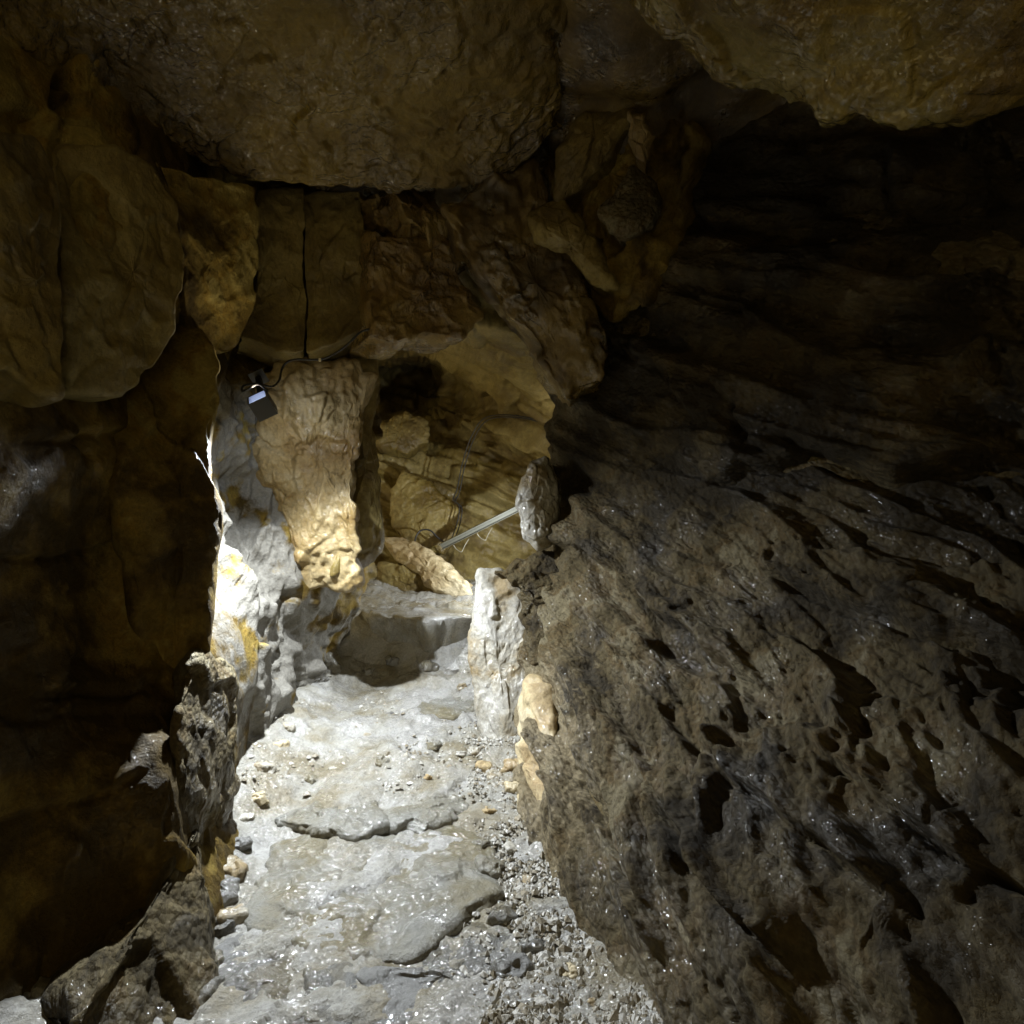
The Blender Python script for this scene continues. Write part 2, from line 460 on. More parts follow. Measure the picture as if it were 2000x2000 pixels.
LEFT = [
 [(-1.3, -1.5, 2.6), (-1.3, .3, 2.5), P(0, 80, 1.5), P(200, 90, 1.75), P(350, 120, 2.1), P(480, 170, 2.5), P(620, 220, 2.95), P(760, 240, 3.3)],
 [(-1.2, -1.5, 1.7), (-1.15, .3, 1.7), P(0, 420, 1.38), P(200, 420, 1.62), P(350, 420, 1.97), P(480, 420, 2.6), P(620, 420, 2.92), P(760, 420, 3.1)],
 [(-1.1, -1.5, 1.35), (-1.05, .3, 1.35), P(0, 700, 1.34), P(195, 700, 1.76), P(350, 700, 2.08), P(462, 700, 2.6), P(600, 700, 2.8), P(740, 720, 3.15)],
 [(-1.0, -1.5, 1.1), (-.97, .3, 1.1), P(0, 900, 1.28), P(200, 900, 1.72), P(345, 900, 2.0), P(452, 900, 2.58), P(600, 900, 2.85), P(740, 900, 3.25)],
 [(-.95, -1.5, .9), (-.92, .3, .9), P(0, 1100, 1.36), P(185, 1100, 1.74), P(335, 1100, 1.92), P(440, 1100, 2.47), P(570, 1100, 2.75), P(720, 1100, 3.25)],
 [(-.9, -1.5, .6), (-1.02, .3, .62), P(0, 1300, 1.32), P(180, 1300, 1.64), P(296, 1300, 1.76), P(410, 1300, 1.97), P(560, 1300, 2.7), P(640, 1280, 3.4)],
 [(-.85, -1.5, .35), (-1.0, .3, .38), P(0, 1550, 1.25), P(195, 1550, 1.44), P(350, 1550, 1.52), P(395, 1550, 1.8), P(510, 1500, 2.4), P(620, 1350, 3.3)],
 [(-.95, -1.5, -.15), (-.98, .3, -.15), (-.96, .95, -.15), (-.9, 1.25, -.15), (-.76, 1.55, -.15), (-.78, 1.9, -.12), (-.92, 2.4, 0), (-1.02, 3.25, 0.05)],
]
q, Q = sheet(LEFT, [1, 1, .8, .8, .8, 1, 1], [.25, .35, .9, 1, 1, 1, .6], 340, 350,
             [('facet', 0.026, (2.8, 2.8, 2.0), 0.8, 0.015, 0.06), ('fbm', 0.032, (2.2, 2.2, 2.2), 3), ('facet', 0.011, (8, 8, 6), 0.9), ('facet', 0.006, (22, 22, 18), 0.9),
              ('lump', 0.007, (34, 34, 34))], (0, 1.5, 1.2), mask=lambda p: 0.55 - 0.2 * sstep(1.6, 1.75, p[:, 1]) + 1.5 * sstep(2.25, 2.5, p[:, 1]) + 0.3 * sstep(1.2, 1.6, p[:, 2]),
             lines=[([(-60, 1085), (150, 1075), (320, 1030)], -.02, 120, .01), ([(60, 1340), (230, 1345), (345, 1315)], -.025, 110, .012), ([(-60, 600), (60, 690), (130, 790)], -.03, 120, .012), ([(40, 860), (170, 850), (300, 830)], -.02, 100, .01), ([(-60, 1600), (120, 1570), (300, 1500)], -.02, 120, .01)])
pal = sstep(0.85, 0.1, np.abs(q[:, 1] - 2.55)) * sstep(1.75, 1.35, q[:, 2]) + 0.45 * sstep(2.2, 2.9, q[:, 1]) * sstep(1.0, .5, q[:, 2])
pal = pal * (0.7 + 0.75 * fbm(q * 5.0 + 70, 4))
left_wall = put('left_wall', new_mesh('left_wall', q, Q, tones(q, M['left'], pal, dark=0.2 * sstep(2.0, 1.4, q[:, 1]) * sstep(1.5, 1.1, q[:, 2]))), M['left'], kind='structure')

RIGHT = [
 [P(1080, 40, 3.4), P(1130, 60, 2.85), P(1300, 40, 2.5), P(1500, 30, 2.2), P(1750, 20, 1.95), P(2080, 0, 1.7), (1.6, .4, 2.6), (1.6, -1.5, 2.6)],
 [P(1160, 420, 3.4), P(1140, 420, 2.85), P(1300, 420, 2.5), P(1500, 420, 2.17), P(1750, 420, 1.9), P(2080, 420, 1.66), (1.6, .4, 1.9), (1.6, -1.5, 1.9)],
 [P(1165, 700, 3.5), P(1115, 700, 2.9), P(1300, 700, 2.45), P(1500, 700, 2.1), P(1750, 700, 1.82), P(2080, 700, 1.58), (1.5, .4, 1.4), (1.5, -1.5, 1.4)],
 [P(1160, 950, 3.5), P(1095, 950, 2.9), P(1280, 950, 2.38), P(1500, 950, 2.0), P(1750, 950, 1.7), P(2080, 950, 1.46), (1.4, .35, 1.1), (1.4, -1.5, 1.1)],
 [P(1150, 1150, 3.4), P(1080, 1150, 2.82), P(1260, 1150, 2.22), P(1500, 1150, 1.83), P(1750, 1150, 1.53), P(2080, 1150, 1.3), (1.25, .3, .85), (1.25, -1.5, .85)],
 [P(1130, 1320, 3.3), P(1060, 1330, 2.65), P(1240, 1370, 1.98), P(1480, 1370, 1.6), P(1730, 1370, 1.33), P(2080, 1370, 1.12), (1.05, .25, .62), (1.05, -1.5, .62)],
 [P(1090, 1440, 3.0), P(1060, 1480, 2.4), P(1200, 1620, 1.68), P(1430, 1660, 1.3), P(1720, 1660, 1.08), P(2080, 1660, .9), (.8, .2, .38), (.8, -1.5, .38)],
 [(.05, 2.95, .06), (.0, 2.5, .03), (.12, 1.76, -.02), (.29, 1.27, -.02), (.38, 1.0, 0), (.45, .75, 0), (.52, .2, .05), (.55, -1.5, .05)],
 [(.0, 2.95, -.2), (-.03, 2.5, -.2), (.08, 1.76, -.2), (.24, 1.27, -.2), (.33, 1.0, -.2), (.4, .75, -.2), (.45, .2, -.2), (.5, -1.5, -.2)],
]
RL = [([(1380, 1460), (1460, 1545), (1560, 1620), (1690, 1720), (1800, 1790)], -0.060, 90, 0.019), ([(1280, 1510), (1380, 1660), (1470, 1780), (1580, 1910)], -0.051, 72, 0.016),
      ([(1060, 1010), (1150, 1075), (1230, 1130), (1300, 1200), (1420, 1300), (1520, 1370)], -0.085, 72, 0.019), ([(1340, 970), (1500, 930), (1620, 905), (1760, 960), (1900, 945), (2100, 965)], -0.068, 90, 0.026),
      ([(1090, 1170), (1180, 1330), (1280, 1500), (1350, 1640), (1420, 1790)], 0.060, 42, 0.016), ([(1060, 1350), (1150, 1550), (1230, 1700), (1350, 1890)], 0.051, 36, 0.013),
      ([(1090, 1100), (1200, 1240), (1330, 1420), (1400, 1530)], 0.051, 36, 0.013), ([(1270, 540), (1400, 600), (1540, 650)], -0.051, 72, 0.013), ([(1430, 740), (1480, 860), (1540, 900)], -0.051, 54, 0.013),
      ([(1745, 300), (1745, 420), (1800, 440), (2080, 410)], -0.068, 84, 0.019), ([(1280, 390), (1420, 450), (1560, 440), (1720, 400)], -0.051, 72, 0.013),
      ([(1450, 1110), (1650, 1200), (1800, 1270), (2080, 1350)], -0.060, 84, 0.016), ([(1150, 660), (1250, 690), (1340, 740), (1400, 850)], -0.051, 48, 0.013), ([(1600, 1480), (1760, 1600), (1900, 1690), (2080, 1790)], -0.051, 78, 0.016)]
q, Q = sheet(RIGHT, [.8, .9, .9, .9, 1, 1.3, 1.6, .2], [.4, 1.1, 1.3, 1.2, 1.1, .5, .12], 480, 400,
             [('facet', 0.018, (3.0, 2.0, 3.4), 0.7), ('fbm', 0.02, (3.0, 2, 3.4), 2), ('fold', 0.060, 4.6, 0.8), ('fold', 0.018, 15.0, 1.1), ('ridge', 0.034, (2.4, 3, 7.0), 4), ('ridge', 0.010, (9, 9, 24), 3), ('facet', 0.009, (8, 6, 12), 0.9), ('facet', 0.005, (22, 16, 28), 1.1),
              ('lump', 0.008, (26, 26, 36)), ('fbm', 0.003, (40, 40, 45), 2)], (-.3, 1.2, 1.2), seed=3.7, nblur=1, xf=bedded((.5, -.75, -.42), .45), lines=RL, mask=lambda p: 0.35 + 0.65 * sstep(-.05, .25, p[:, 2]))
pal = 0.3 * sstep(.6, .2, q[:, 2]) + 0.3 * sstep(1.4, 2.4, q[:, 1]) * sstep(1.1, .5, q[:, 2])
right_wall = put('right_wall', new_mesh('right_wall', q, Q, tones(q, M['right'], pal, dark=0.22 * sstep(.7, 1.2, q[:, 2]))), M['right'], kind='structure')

ROOF = [[(x, y, 2.62 + 0.12 * math.sin(2 * x + y) - 0.05 * y) for x in (-1.9, -1.2, -.5, .1, .7, 1.5)] for y in (-1.6, 0.2, 1.2, 2.0, 2.8, 3.6, 4.4)]
q, Q = sheet(ROOF, [.3, .6, 1, 1, 1, .5], [.5, 1, 1, 1, .6], 140, 140,
             [('facet', 0.06, (3, 3, 3), 0.8, 0.03, 0.07), ('fbm', 0.05, (2.4, 2.4, 2.4), 4), ('facet', 0.015, (12, 12, 12), 0.8)], (0, 1.5, 1.2), seed=9.2)
roof = put('cave_ceiling', new_mesh('cave_ceiling', q, Q, tones(q, M['darkblock'])), M['darkblock'], kind='structure')

us = (600, 740, 830, 900, 1000, 1100, 1330)
FAR_Y = {540: (3.3, 3.3, 3.2, 3.1, 3.1, 3.1, 3.1), 650: (3.7, 3.8, 3.8, 3.5, 3.35, 3.35, 3.3), 730: (5.9, 7.3, 7.5, 5.2, 4.1, 3.8, 3.6),
         800: (5.8, 6.6, 6.8, 5.9, 4.7, 4.3, 4.0), 870: (5.1, 5.2, 5.4, 5.3, 4.95, 4.7, 4.3), 960: (4.8, 4.8, 4.9, 5.0, 5.0, 4.85, 4.5),
         1060: (4.7, 4.7, 4.75, 4.8, 4.9, 4.85, 4.6), 1200: (4.6, 4.6, 4.6, 4.65, 4.7, 4.7, 4.6), 1400: (4.5, 4.5, 4.5, 4.5, 4.6, 4.6, 4.5)}
FAR = [[P(u, v, y) for u, y in zip(us, ys)] for v, ys in sorted(FAR_Y.items())]
q, Q = sheet(FAR, [1, 1, 1, 1, 1, 1, 1, .4], [.6, 1, 1, 1.2, 1, .7], 280, 260,
             [('facet', 0.05, (2.2, 2.0, 4.5), 0.8, 0.02, 0.05), ('fbm', 0.04, (2, 2, 3), 2), ('strata', 0.05, 9.0, (0, 0, 1), 0.7), ('facet', 0.025, (7, 6, 13), 0.9), ('facet', 0.010, (18, 16, 30), 0.9)], (0, 3.0, 1.0), seed=5.1, xf=bedded((.9, .1, -.42), .35, (.42, .1, .9)))
far_wall = put('far_chamber_wall', new_mesh('far_chamber_wall', q, Q, tones(q, M['chamber'])), M['chamber'], kind='structure')

# ------------------------------------------------------------------ big rocks
S_BLOCK = [('facet', 0.007, (3.6, 3.6, 2.4), 0.9, 0.004, 0.03), ('fbm', 0.005, (5, 5, 4), 3), ('facet', 0.0045, (11, 11, 9), 0.9), ('facet', 0.0025, (30, 30, 26), 0.9)]
S_SMOOTH = [('fbm', 0.02, (3.5, 3.5, 3.5), 3), ('facet', 0.018, (5, 5, 3.5), 0.9), ('facet', 0.010, (12, 12, 8), 0.9), ('facet', 0.005, (30, 30, 22), 0.9)]
S_ROUGH = [('facet', 0.032, (5, 5, 5), 0.9, 0.01, 0.06), ('fbm', 0.015, (5, 5, 5), 3), ('facet', 0.014, (13, 13, 11), 0.9), ('facet', 0.006, (32, 32, 28), 0.9), ('lump', 0.006, (40, 40, 40))]
S_WET = [('fbm', 0.02, (4, 4, 4), 3), ('facet', 0.014, (7, 7, 7), 0.9), ('facet', 0.008, (18, 18, 22), 0.9), ('lump', 0.009, (34, 34, 44))]

# plates and ledges standing out of the right wall
_C = catmull(np.array(RIGHT, float), np.linspace(0, 8, 90)); _C = np.swapaxes(catmull(np.swapaxes(_C, 0, 1), np.linspace(0, 5.2, 160)), 0, 1).reshape(-1, 3)
_C = _C[_C[:, 1] > .4]; _CU = 1000 + F * _C[:, 0] / _C[:, 1]; _CV = 1000 - F * (_C[:, 2] - CAM_Z) / _C[:, 1]
def right_depth(u, v):
    return _C[np.argsort((_CU - u) ** 2 + (_CV - v) ** 2)[:4], 1].mean()
S_PLATE = [('facet', 0.012, (4, 4, 6), 0.9), ('fbm', 0.008, (5, 5, 7), 3), ('facet', 0.007, (11, 11, 14), 1.0), ('facet', 0.0035, (28, 28, 34), 1.0), ('lump', 0.004, (40, 40, 48))]
M['plate'] = rock_material('tan_grey_bedding_plate', [(0.035, 0.025, 0.008), (0.068, 0.05, 0.02), (0.104, 0.081, 0.04), (0.093, 0.063, 0.022), (0.155, 0.128, 0.074)], scale=5, rough=(0.35, 0.85), wet=0.35, bump=0.012, fine=100, lump=70, spec=0.3, stretch=(.7, 1, 1.1), turn=(0, 25, -56), blue=0.9, coat=0.22)
PLATES = [[(1060, 1090), (1110, 1120), (1200, 1240), (1260, 1330), (1300, 1400), (1270, 1410), (1190, 1320), (1120, 1220), (1075, 1150)],
 [(1090, 1250), (1140, 1290), (1210, 1390), (1270, 1500), (1310, 1580), (1280, 1590), (1200, 1480), (1130, 1370)],
 [(1100, 1420), (1150, 1450), (1220, 1560), (1290, 1680), (1350, 1790), (1310, 1800), (1220, 1680), (1140, 1540)],
 [(1330, 1420), (1450, 1430), (1560, 1500), (1680, 1600), (1760, 1700), (1690, 1712), (1560, 1615), (1460, 1540), (1380, 1480)],
 [(1290, 1620), (1380, 1640), (1470, 1740), (1560, 1860), (1590, 1930), (1540, 1930), (1440, 1820), (1350, 1720)],
 [(1470, 1800), (1540, 1790), (1600, 1840), (1620, 1880), (1570, 1930), (1540, 1900), (1490, 1860)],
 [(1090, 960), (1180, 980), (1280, 1050), (1350, 1130), (1400, 1220), (1340, 1215), (1240, 1130), (1160, 1080), (1100, 1035)],
 [(1430, 1270), (1480, 1290), (1520, 1340), (1500, 1365), (1455, 1340)],
 [(1380, 830), (1500, 840), (1640, 860), (1760, 920), (1700, 955), (1620, 905), (1500, 930), (1400, 930)],
 [(1760, 900), (1900, 880), (2060, 900), (2060, 950), (1900, 940), (1780, 960)],
 [(1280, 700), (1360, 690), (1430, 740), (1450, 830), (1380, 850), (1310, 800)],
 [(1500, 600), (1650, 620), (1720, 700), (1640, 760), (1520, 720)],
 [(1560, 440), (1720, 400), (1740, 430), (1700, 520), (1580, 520)],
 [(1760, 430), (1900, 420), (2060, 430), (2060, 560), (1880, 560), (1780, 510)],
 [(1500, 1080), (1640, 1110), (1800, 1190), (1950, 1260), (1900, 1290), (1760, 1250), (1620, 1190), (1520, 1150)],
 [(1620, 1400), (1760, 1420), (1920, 1520), (2060, 1640), (2000, 1670), (1850, 1600), (1700, 1510)],
 [(1700, 1740), (1840, 1780), (2000, 1900), (2060, 2000), (1960, 2000), (1820, 1900)],
 [(1180, 560), (1260, 560), (1330, 640), (1290, 690), (1200, 650)],
 [(1150, 800), (1230, 790), (1290, 850), (1280, 930), (1190, 920)],
 [(1350, 1180), (1440, 1190), (1560, 1260), (1650, 1330), (1600, 1370), (1480, 1300), (1390, 1240)],
 [(1180, 1480), (1260, 1500), (1330, 1590), (1400, 1700), (1350, 1710), (1260, 1620)]]
for i, pl in enumerate(PLATES):
    out = []
    for u, v in pl:
        yy = right_depth(u, v); out.append(P(u, v, yy * (1 - .022 / 1.0)))
    rock('rock_plate', out, .10, S_PLATE, M['plate'], parent=right_wall, seed=140.0 + 2.3 * i, na=110, nf=26, ns=7, bevel=0.022, dome=0.01, jag=0.02, jfreq=8, soft=1, taper=1.04)

# roof slab overhead: a thick sheet with its own front edge
EDGE = [(-260, 225, 1.35), (60, 238, 1.62), (300, 268, 1.95), (470, 345, 2.2), (680, 366, 2.32), (860, 364, 2.38), (985, 335, 2.38), (1075, 270, 2.32)]
rows = []
for d, dz in ((3.0, .42), (1.6, .32), (1.0, .25), (.6, .19), (.3, .125), (.12, .06), (.0, 0)):
    rows.append([tuple(np.array(P(u, v, y)) + np.array((0, -d * (y / 2.3), dz))) for u, v, y in EDGE])
rows.append([tuple(np.array(P(u, v, y)) + np.array((0, .03, .07))) for u, v, y in EDGE])
rows.append([tuple(np.array(P(u, v, y)) + np.array((0, .12, .4))) for u, v, y in EDGE])
for r in rows:                                    # right-hand flank of the slab
    a = np.array(r[-1]); r.append(tuple(a + np.array((0.03, .03, .10)))); r.append(tuple(a + np.array((0.06, .08, .45))))
q, Q = sheet(rows, [.15, .4, .8, 1, 1, .8, .3, .2], [.6, 1, 1, 1, 1, .8, .6, .3, .3], 270, 340,
             [('fbm', 0.012, (3, 3, 3), 3), ('facet', 0.011, (4, 4, 5), 0.9), ('facet', 0.008, (11, 11, 14), 0.9), ('facet', 0.005, (26, 26, 30), 0.9), ('lump', 0.007, (30, 30, 34))], (-.3, 1.6, 0.6), seed=2.2)
base = q.mean(0)
roof_slab = put('roof_slab', new_mesh('roof_slab', q - base, Q, tones(q, M['ceiling'], 0.25 * sstep(1.7, 2.2, q[:, 1]))), M['ceiling'], loc=base,
                label='huge wet brown rock slab spanning the roof at upper left', cat='rock slab')

def R3(pts, dy=0.0):
    return [P(p[0], p[1], p[2] + dy) for p in pts]

rock('hanging_boulder', R3([(1150, -260, .95), (1185, 15, 1.22), (1260, 85, 1.22), (1400, 195, 1.2), (1500, 250, 1.16), (1570, 288, 1.12), (1650, 285, 1.08), (1790, 308, 1.04), (1900, 285, 1.0), (2030, 225, .95), (2250, 60, .85), (2200, -260, .75)]),
     .4, [('fbm', 0.025, (4, 4, 4), 4), ('facet', 0.010, (5, 5, 5), 0.8), ('lump', 0.012, (18, 26, 26)), ('lump', 0.005, (46, 60, 60))], M['boulder'], na=320, nf=88, bevel=0.1, dome=0.05,
     label='big wet yellow-brown boulder hanging from the roof at top right', cat='boulder', seed=1.3)

rock('stone_block', R3([(-60, 240, 1.2), (70, 255, 1.38), (103, 330, 1.42), (116, 430, 1.42), (124, 560, 1.4), (128, 690, 1.38), (122, 775, 1.37), (60, 760, 1.31), (20, 720, 1.27), (-60, 730, 1.2)], -0.04), .2, S_BLOCK, M['block'],
     label='tall brown wall block at the left edge of the picture', cat='stone block', group='upright blocks of the left wall', seed=4.1, soft=1, bevel=0.010, dome=0.004, jag=0.010, taper=1.03)
rock('stone_block', R3([(110, 285, 1.55), (230, 278, 1.66), (300, 320, 1.78), (345, 400, 1.85), (362, 500, 1.86), (345, 600, 1.82), (345, 650, 1.84), (300, 720, 1.78), (240, 775, 1.68), (135, 765, 1.53), (124, 560, 1.5)], -0.04), .2, S_BLOCK, M['block'],
     label='wide upright brown block with a small round drill hole', cat='stone block', group='upright blocks of the left wall', seed=6.4, soft=1, bevel=0.010, dome=0.004, jag=0.010, taper=1.03)
rock('stone_block', R3([(305, 315, 1.9), (400, 340, 2.06), (500, 368, 2.24), (502, 480, 2.26), (498, 600, 2.28), (460, 690, 2.26), (380, 690, 2.1), (360, 560, 2.0), (350, 440, 1.95)], -0.04), .2, S_BLOCK, M['left'],
     label='rough crusted brown block under the left end of the roof slab', cat='stone block', group='upright blocks of the left wall', seed=8.8, soft=1, bevel=0.010, dome=0.004, jag=0.010, taper=1.03)
rock('stone_block', R3([(502, 368, 2.34), (592, 366, 2.42), (597, 440, 2.42), (594, 520, 2.42), (601, 610, 2.42), (598, 690, 2.4), (540, 688, 2.36), (470, 655, 2.3), (500, 560, 2.32)], 0.10), .22, S_BLOCK, M['block'],
     label='brown block left of the thin vertical crack above the lamp', cat='stone block', group='upright blocks of the left wall', seed=10.3, soft=1, bevel=0.010, dome=0.004, jag=0.010, taper=1.03)
rock('stone_block', R3([(589, 366, 2.44), (705, 368, 2.5), (718, 480, 2.5), (712, 560, 2.5), (722, 630, 2.48), (660, 672, 2.44), (596, 690, 2.42), (599, 610, 2.44), (592, 520, 2.44), (595, 440, 2.44)], 0.10), .22, S_BLOCK, M['block'],
     label='brown block right of the thin vertical crack above the lamp cable', cat='stone block', group='upright blocks of the left wall', seed=11.9, soft=1, bevel=0.010, dome=0.004, jag=0.010, taper=1.03)
rock('stone_block', R3([(715, 372, 2.56), (845, 372, 2.66), (862, 445, 2.68), (800, 462, 2.64), (735, 440, 2.58)], -0.04), .2, S_ROUGH, M['wetbump'],
     label='small wet block wedged right under the edge of the roof slab', cat='stone block', group='upright blocks of the left wall', seed=12.7, soft=1, bevel=0.010, dome=0.004, jag=0.010, taper=1.03)
rock('stone_block', R3([(728, 450, 2.54), (800, 470, 2.58), (868, 462, 2.66), (905, 540, 2.72), (945, 615, 2.76), (900, 655, 2.72), (820, 650, 2.64), (760, 672, 2.56), (722, 655, 2.5), (724, 560, 2.52)], -0.04), .3, S_WET, M['wetbump'],
     label='wet pitted brown block above the chamber opening', cat='stone block', group='upright blocks of the left wall', seed=14.2, soft=1, bevel=0.010, dome=0.004, jag=0.010, taper=1.03)

rock('leaning_slab', R3([(858, 395, 2.36), (965, 345, 2.38), (1045, 300, 2.4), (1085, 420, 2.4), (1130, 540, 2.42), (1190, 640, 2.42), (1180, 740, 2.44), (1118, 790, 2.5), (1078, 735, 2.5), (1040, 660, 2.48), (975, 590, 2.44), (905, 490, 2.4)]), .3, S_WET, M['darkblock'],
     label='dark red-brown rock slab leaning diagonally over the chamber opening', cat='rock slab', seed=15.5, na=260, taper=1.02, bevel=0.012, soft=1, jag=0.012)
rock('rubble_face', R3([(1050, 120, 2.5), (1120, 20, 2.4), (1230, 30, 2.3), (1330, 160, 2.2), (1360, 330, 2.2), (1300, 480, 2.28), (1250, 600, 2.36), (1190, 640, 2.46), (1110, 560, 2.55), (1070, 430, 2.55), (1045, 280, 2.55)]), .3, S_ROUGH, M['left'],
     label='rough brown rubble face filling the gap right of the roof slab', cat='rock', seed=34.0, na=250, nf=60)
rock('wedged_stone', R3([(1085, 285, 2.3), (1130, 225, 2.28), (1180, 175, 2.26), (1255, 172, 2.22), (1265, 200, 2.2), (1215, 255, 2.24), (1180, 300, 2.26), (1140, 345, 2.3), (1080, 390, 2.36)]), .16, S_BLOCK, M['block'],
     label='long light brown stone wedged upright beside the roof slab', cat='stone', seed=16.1)
rock('wedged_stone', R3([(1225, 205, 2.2), (1262, 195, 2.18), (1272, 260, 2.18), (1262, 320, 2.2), (1238, 300, 2.2), (1228, 250, 2.2)]), .12, S_BLOCK, M['ochre'],
     label='narrow ochre stone against the right of the long wedged one', cat='stone', seed=17.3)
rock('wedged_stone', R3([(1168, 400, 2.24), (1215, 345, 2.22), (1232, 312, 2.2), (1262, 350, 2.18), (1285, 395, 2.18), (1250, 440, 2.2), (1200, 458, 2.24)], -.02), .2, S_BLOCK, M['plate'],
     label='broad angular stone stuck in the rubble right of the roof slab', cat='stone', seed=18.3)
rock('wedged_stone', R3([(1020, 415, 2.36), (1090, 375, 2.36), (1140, 430, 2.34), (1180, 500, 2.34), (1205, 560, 2.34), (1150, 555, 2.4), (1095, 500, 2.42), (1040, 470, 2.4)]), .14, S_BLOCK, M['block'],
     label='long flat brown stone below the upright wedged one', cat='stone', seed=19.9)
rock('wedged_stone', R3([(1010, 520, 2.46), (1060, 500, 2.44), (1120, 520, 2.42), (1145, 570, 2.42), (1090, 590, 2.46), (1030, 580, 2.48)]), .08, S_WET, M['boulder'],
     label='small wet stone on the face of the leaning slab', cat='stone', seed=20.6)

rock('ochre_boulder', R3([(478, 725, 2.5), (520, 706, 2.56), (620, 696, 2.62), (700, 692, 2.68), (726, 725, 2.72), (712, 800, 2.7), (700, 880, 2.68), (692, 960, 2.67), (690, 1040, 2.68), (705, 1148, 2.74), (600, 1155, 2.74), (572, 1095, 2.74), (535, 1010, 2.72), (507, 930, 2.68), (490, 830, 2.6)]),
     .35, S_SMOOTH, M['ochre'], label='tall lit ochre boulder beside the black lamp', cat='boulder', seed=21.2, na=310, nf=84, bevel=0.06)
rock('boulder_flank', R3([(690, 680, 2.78), (728, 660, 2.82), (742, 740, 2.86), (735, 830, 2.88), (748, 930, 2.9), (752, 1020, 2.9), (756, 1062, 2.9), (742, 1100, 2.86), (690, 1135, 2.76), (650, 1130, 2.7), (660, 985, 2.84), (680, 880, 2.84), (695, 790, 2.84)]),
     .4, S_BLOCK, M['chamber'], label='dark brown rough rock forming the left jamb of the chamber opening', cat='rock', seed=22.8, na=240, nf=60)

rock('crusted_buttress', R3([(300, 600, 1.98), (400, 625, 2.02), (442, 690, 2.0), (440, 760, 1.98), (432, 830, 1.96), (432, 900, 1.95), (428, 1000, 1.92), (422, 1100, 1.88), (414, 1200, 1.84), (410, 1330, 1.8), (335, 1430, 1.78), (262, 1340, 1.71), (245, 1200, 1.7), (236, 1100, 1.7), (224, 950, 1.7), (232, 800, 1.78), (252, 690, 1.88)]),
     .3, [('facet', 0.010, (4, 4, 3), 0.8), ('fbm', 0.012, (5, 5, 4), 2), ('facet', 0.004, (11, 11, 8), 0.9), ('lump', 0.003, (44, 44, 44))], M['left'], na=300, nf=80, ns=14, bevel=0.10, jag=0.012, jfreq=5, soft=4,
     label='rough crusted brown buttress of the left wall before the lamp', cat='rock', seed=23.1)
rock('corner_rock', R3([(385, 1262, 1.74), (440, 1290, 1.92), (478, 1330, 2.0), (470, 1420, 1.98), (462, 1520, 1.95), (440, 1620, 1.9), (425, 1700, 1.82), (405, 1790, 1.66), (425, 1870, 1.5), (435, 1960, 1.36), (420, 2100, 1.22), (60, 2140, 1.02), (190, 1960, 1.16), (300, 1800, 1.36), (330, 1600, 1.5), (340, 1480, 1.54), (350, 1360, 1.6)]),
     .35, [('facet', 0.010, (5, 5, 4), 0.9), ('fbm', 0.008, (5, 5, 5), 3), ('facet', 0.0045, (13, 13, 9), 0.9), ('facet', 0.003, (30, 30, 22), 0.9)], M['plate'], bevel=0.08, label='knobbly layered rock at the corner of the left wall near the floor', cat='rock', seed=24.4, na=300, nf=80, normal=(0.6, -0.78, 0.1))

rock('standing_stone', R3([(918, 1155, 2.72), (932, 1112, 2.74), (975, 1108, 2.76), (1022, 1132, 2.74), (1046, 1200, 2.7), (1044, 1300, 2.64), (1030, 1380, 2.58), (1012, 1450, 2.52), (995, 1510, 2.48), (965, 1520, 2.5), (940, 1495, 2.54), (930, 1410, 2.62), (918, 1320, 2.66), (913, 1230, 2.7)]),
     .22, [('fbm', 0.008, (5, 5, 5), 3), ('facet', 0.006, (7, 7, 5), 0.9), ('facet', 0.003, (18, 18, 14), 0.9), ('facet', 0.0015, (44, 44, 34), 0.9)], M['grey'], na=260, nf=70, bevel=0.04,
     label='pale grey stone slab standing upright at the right of the path', cat='standing stone', seed=25.0)
rock('overhanging_stone', R3([(1003, 985, 2.54), (1010, 940, 2.54), (1030, 898, 2.54), (1060, 888, 2.55), (1084, 940, 2.56), (1086, 1020, 2.56), (1066, 1066, 2.55), (1044, 1078, 2.54), (1016, 1050, 2.54)]),
     .25, [('fbm', 0.006, (5, 5, 5), 3), ('facet', 0.006, (10, 10, 10), 0.9), ('facet', 0.0035, (26, 26, 26), 0.9)], M['greywet'], bevel=0.05, dome=0.03, jag=0.008, normal=(-.25, -1, 0), label='shiny wet grey stone jutting from the right wall above the standing stone', cat='stone', seed=26.0)
rock('knob_of_rock', R3([(955, 1112, 2.72), (1000, 1085, 2.7), (1060, 1068, 2.66), (1120, 1090, 2.6), (1130, 1180, 2.54), (1100, 1280, 2.48), (1040, 1330, 2.5), (1015, 1250, 2.62), (1010, 1150, 2.7)]),
     .25, [('fbm', 0.012, (5, 5, 5), 3), ('facet', 0.016, (8, 8, 8), 0.9), ('facet', 0.008, (20, 20, 20), 0.9), ('lump', 0.008, (36, 36, 36))], M['right'], label='dark wet knob of rock between the standing stone and right wall', cat='rock', seed=27.0)
rock('foot_rock', R3([(1020, 1310, 2.5), (1065, 1330, 2.45), (1085, 1420, 2.3), (1110, 1520, 2.1), (1150, 1640, 1.85), (1195, 1760, 1.66), (1225, 1850, 1.52), (1195, 1850, 1.5), (1130, 1760, 1.64), (1085, 1660, 1.84), (1045, 1570, 2.1), (1005, 1470, 2.4), (1000, 1380, 2.5)], -.05),
     .3, [('fbm', 0.015, (4, 4, 4), 3), ('facet', 0.014, (7, 4, 7), 0.9), ('facet', 0.006, (18, 12, 18), 0.9)], M['tan'], na=300, nf=58, bevel=0.05, normal=(-0.75, -0.45, 0.45),
     label='smooth tan rock ledge running along the foot of the right wall', cat='rock ledge', seed=28.0)

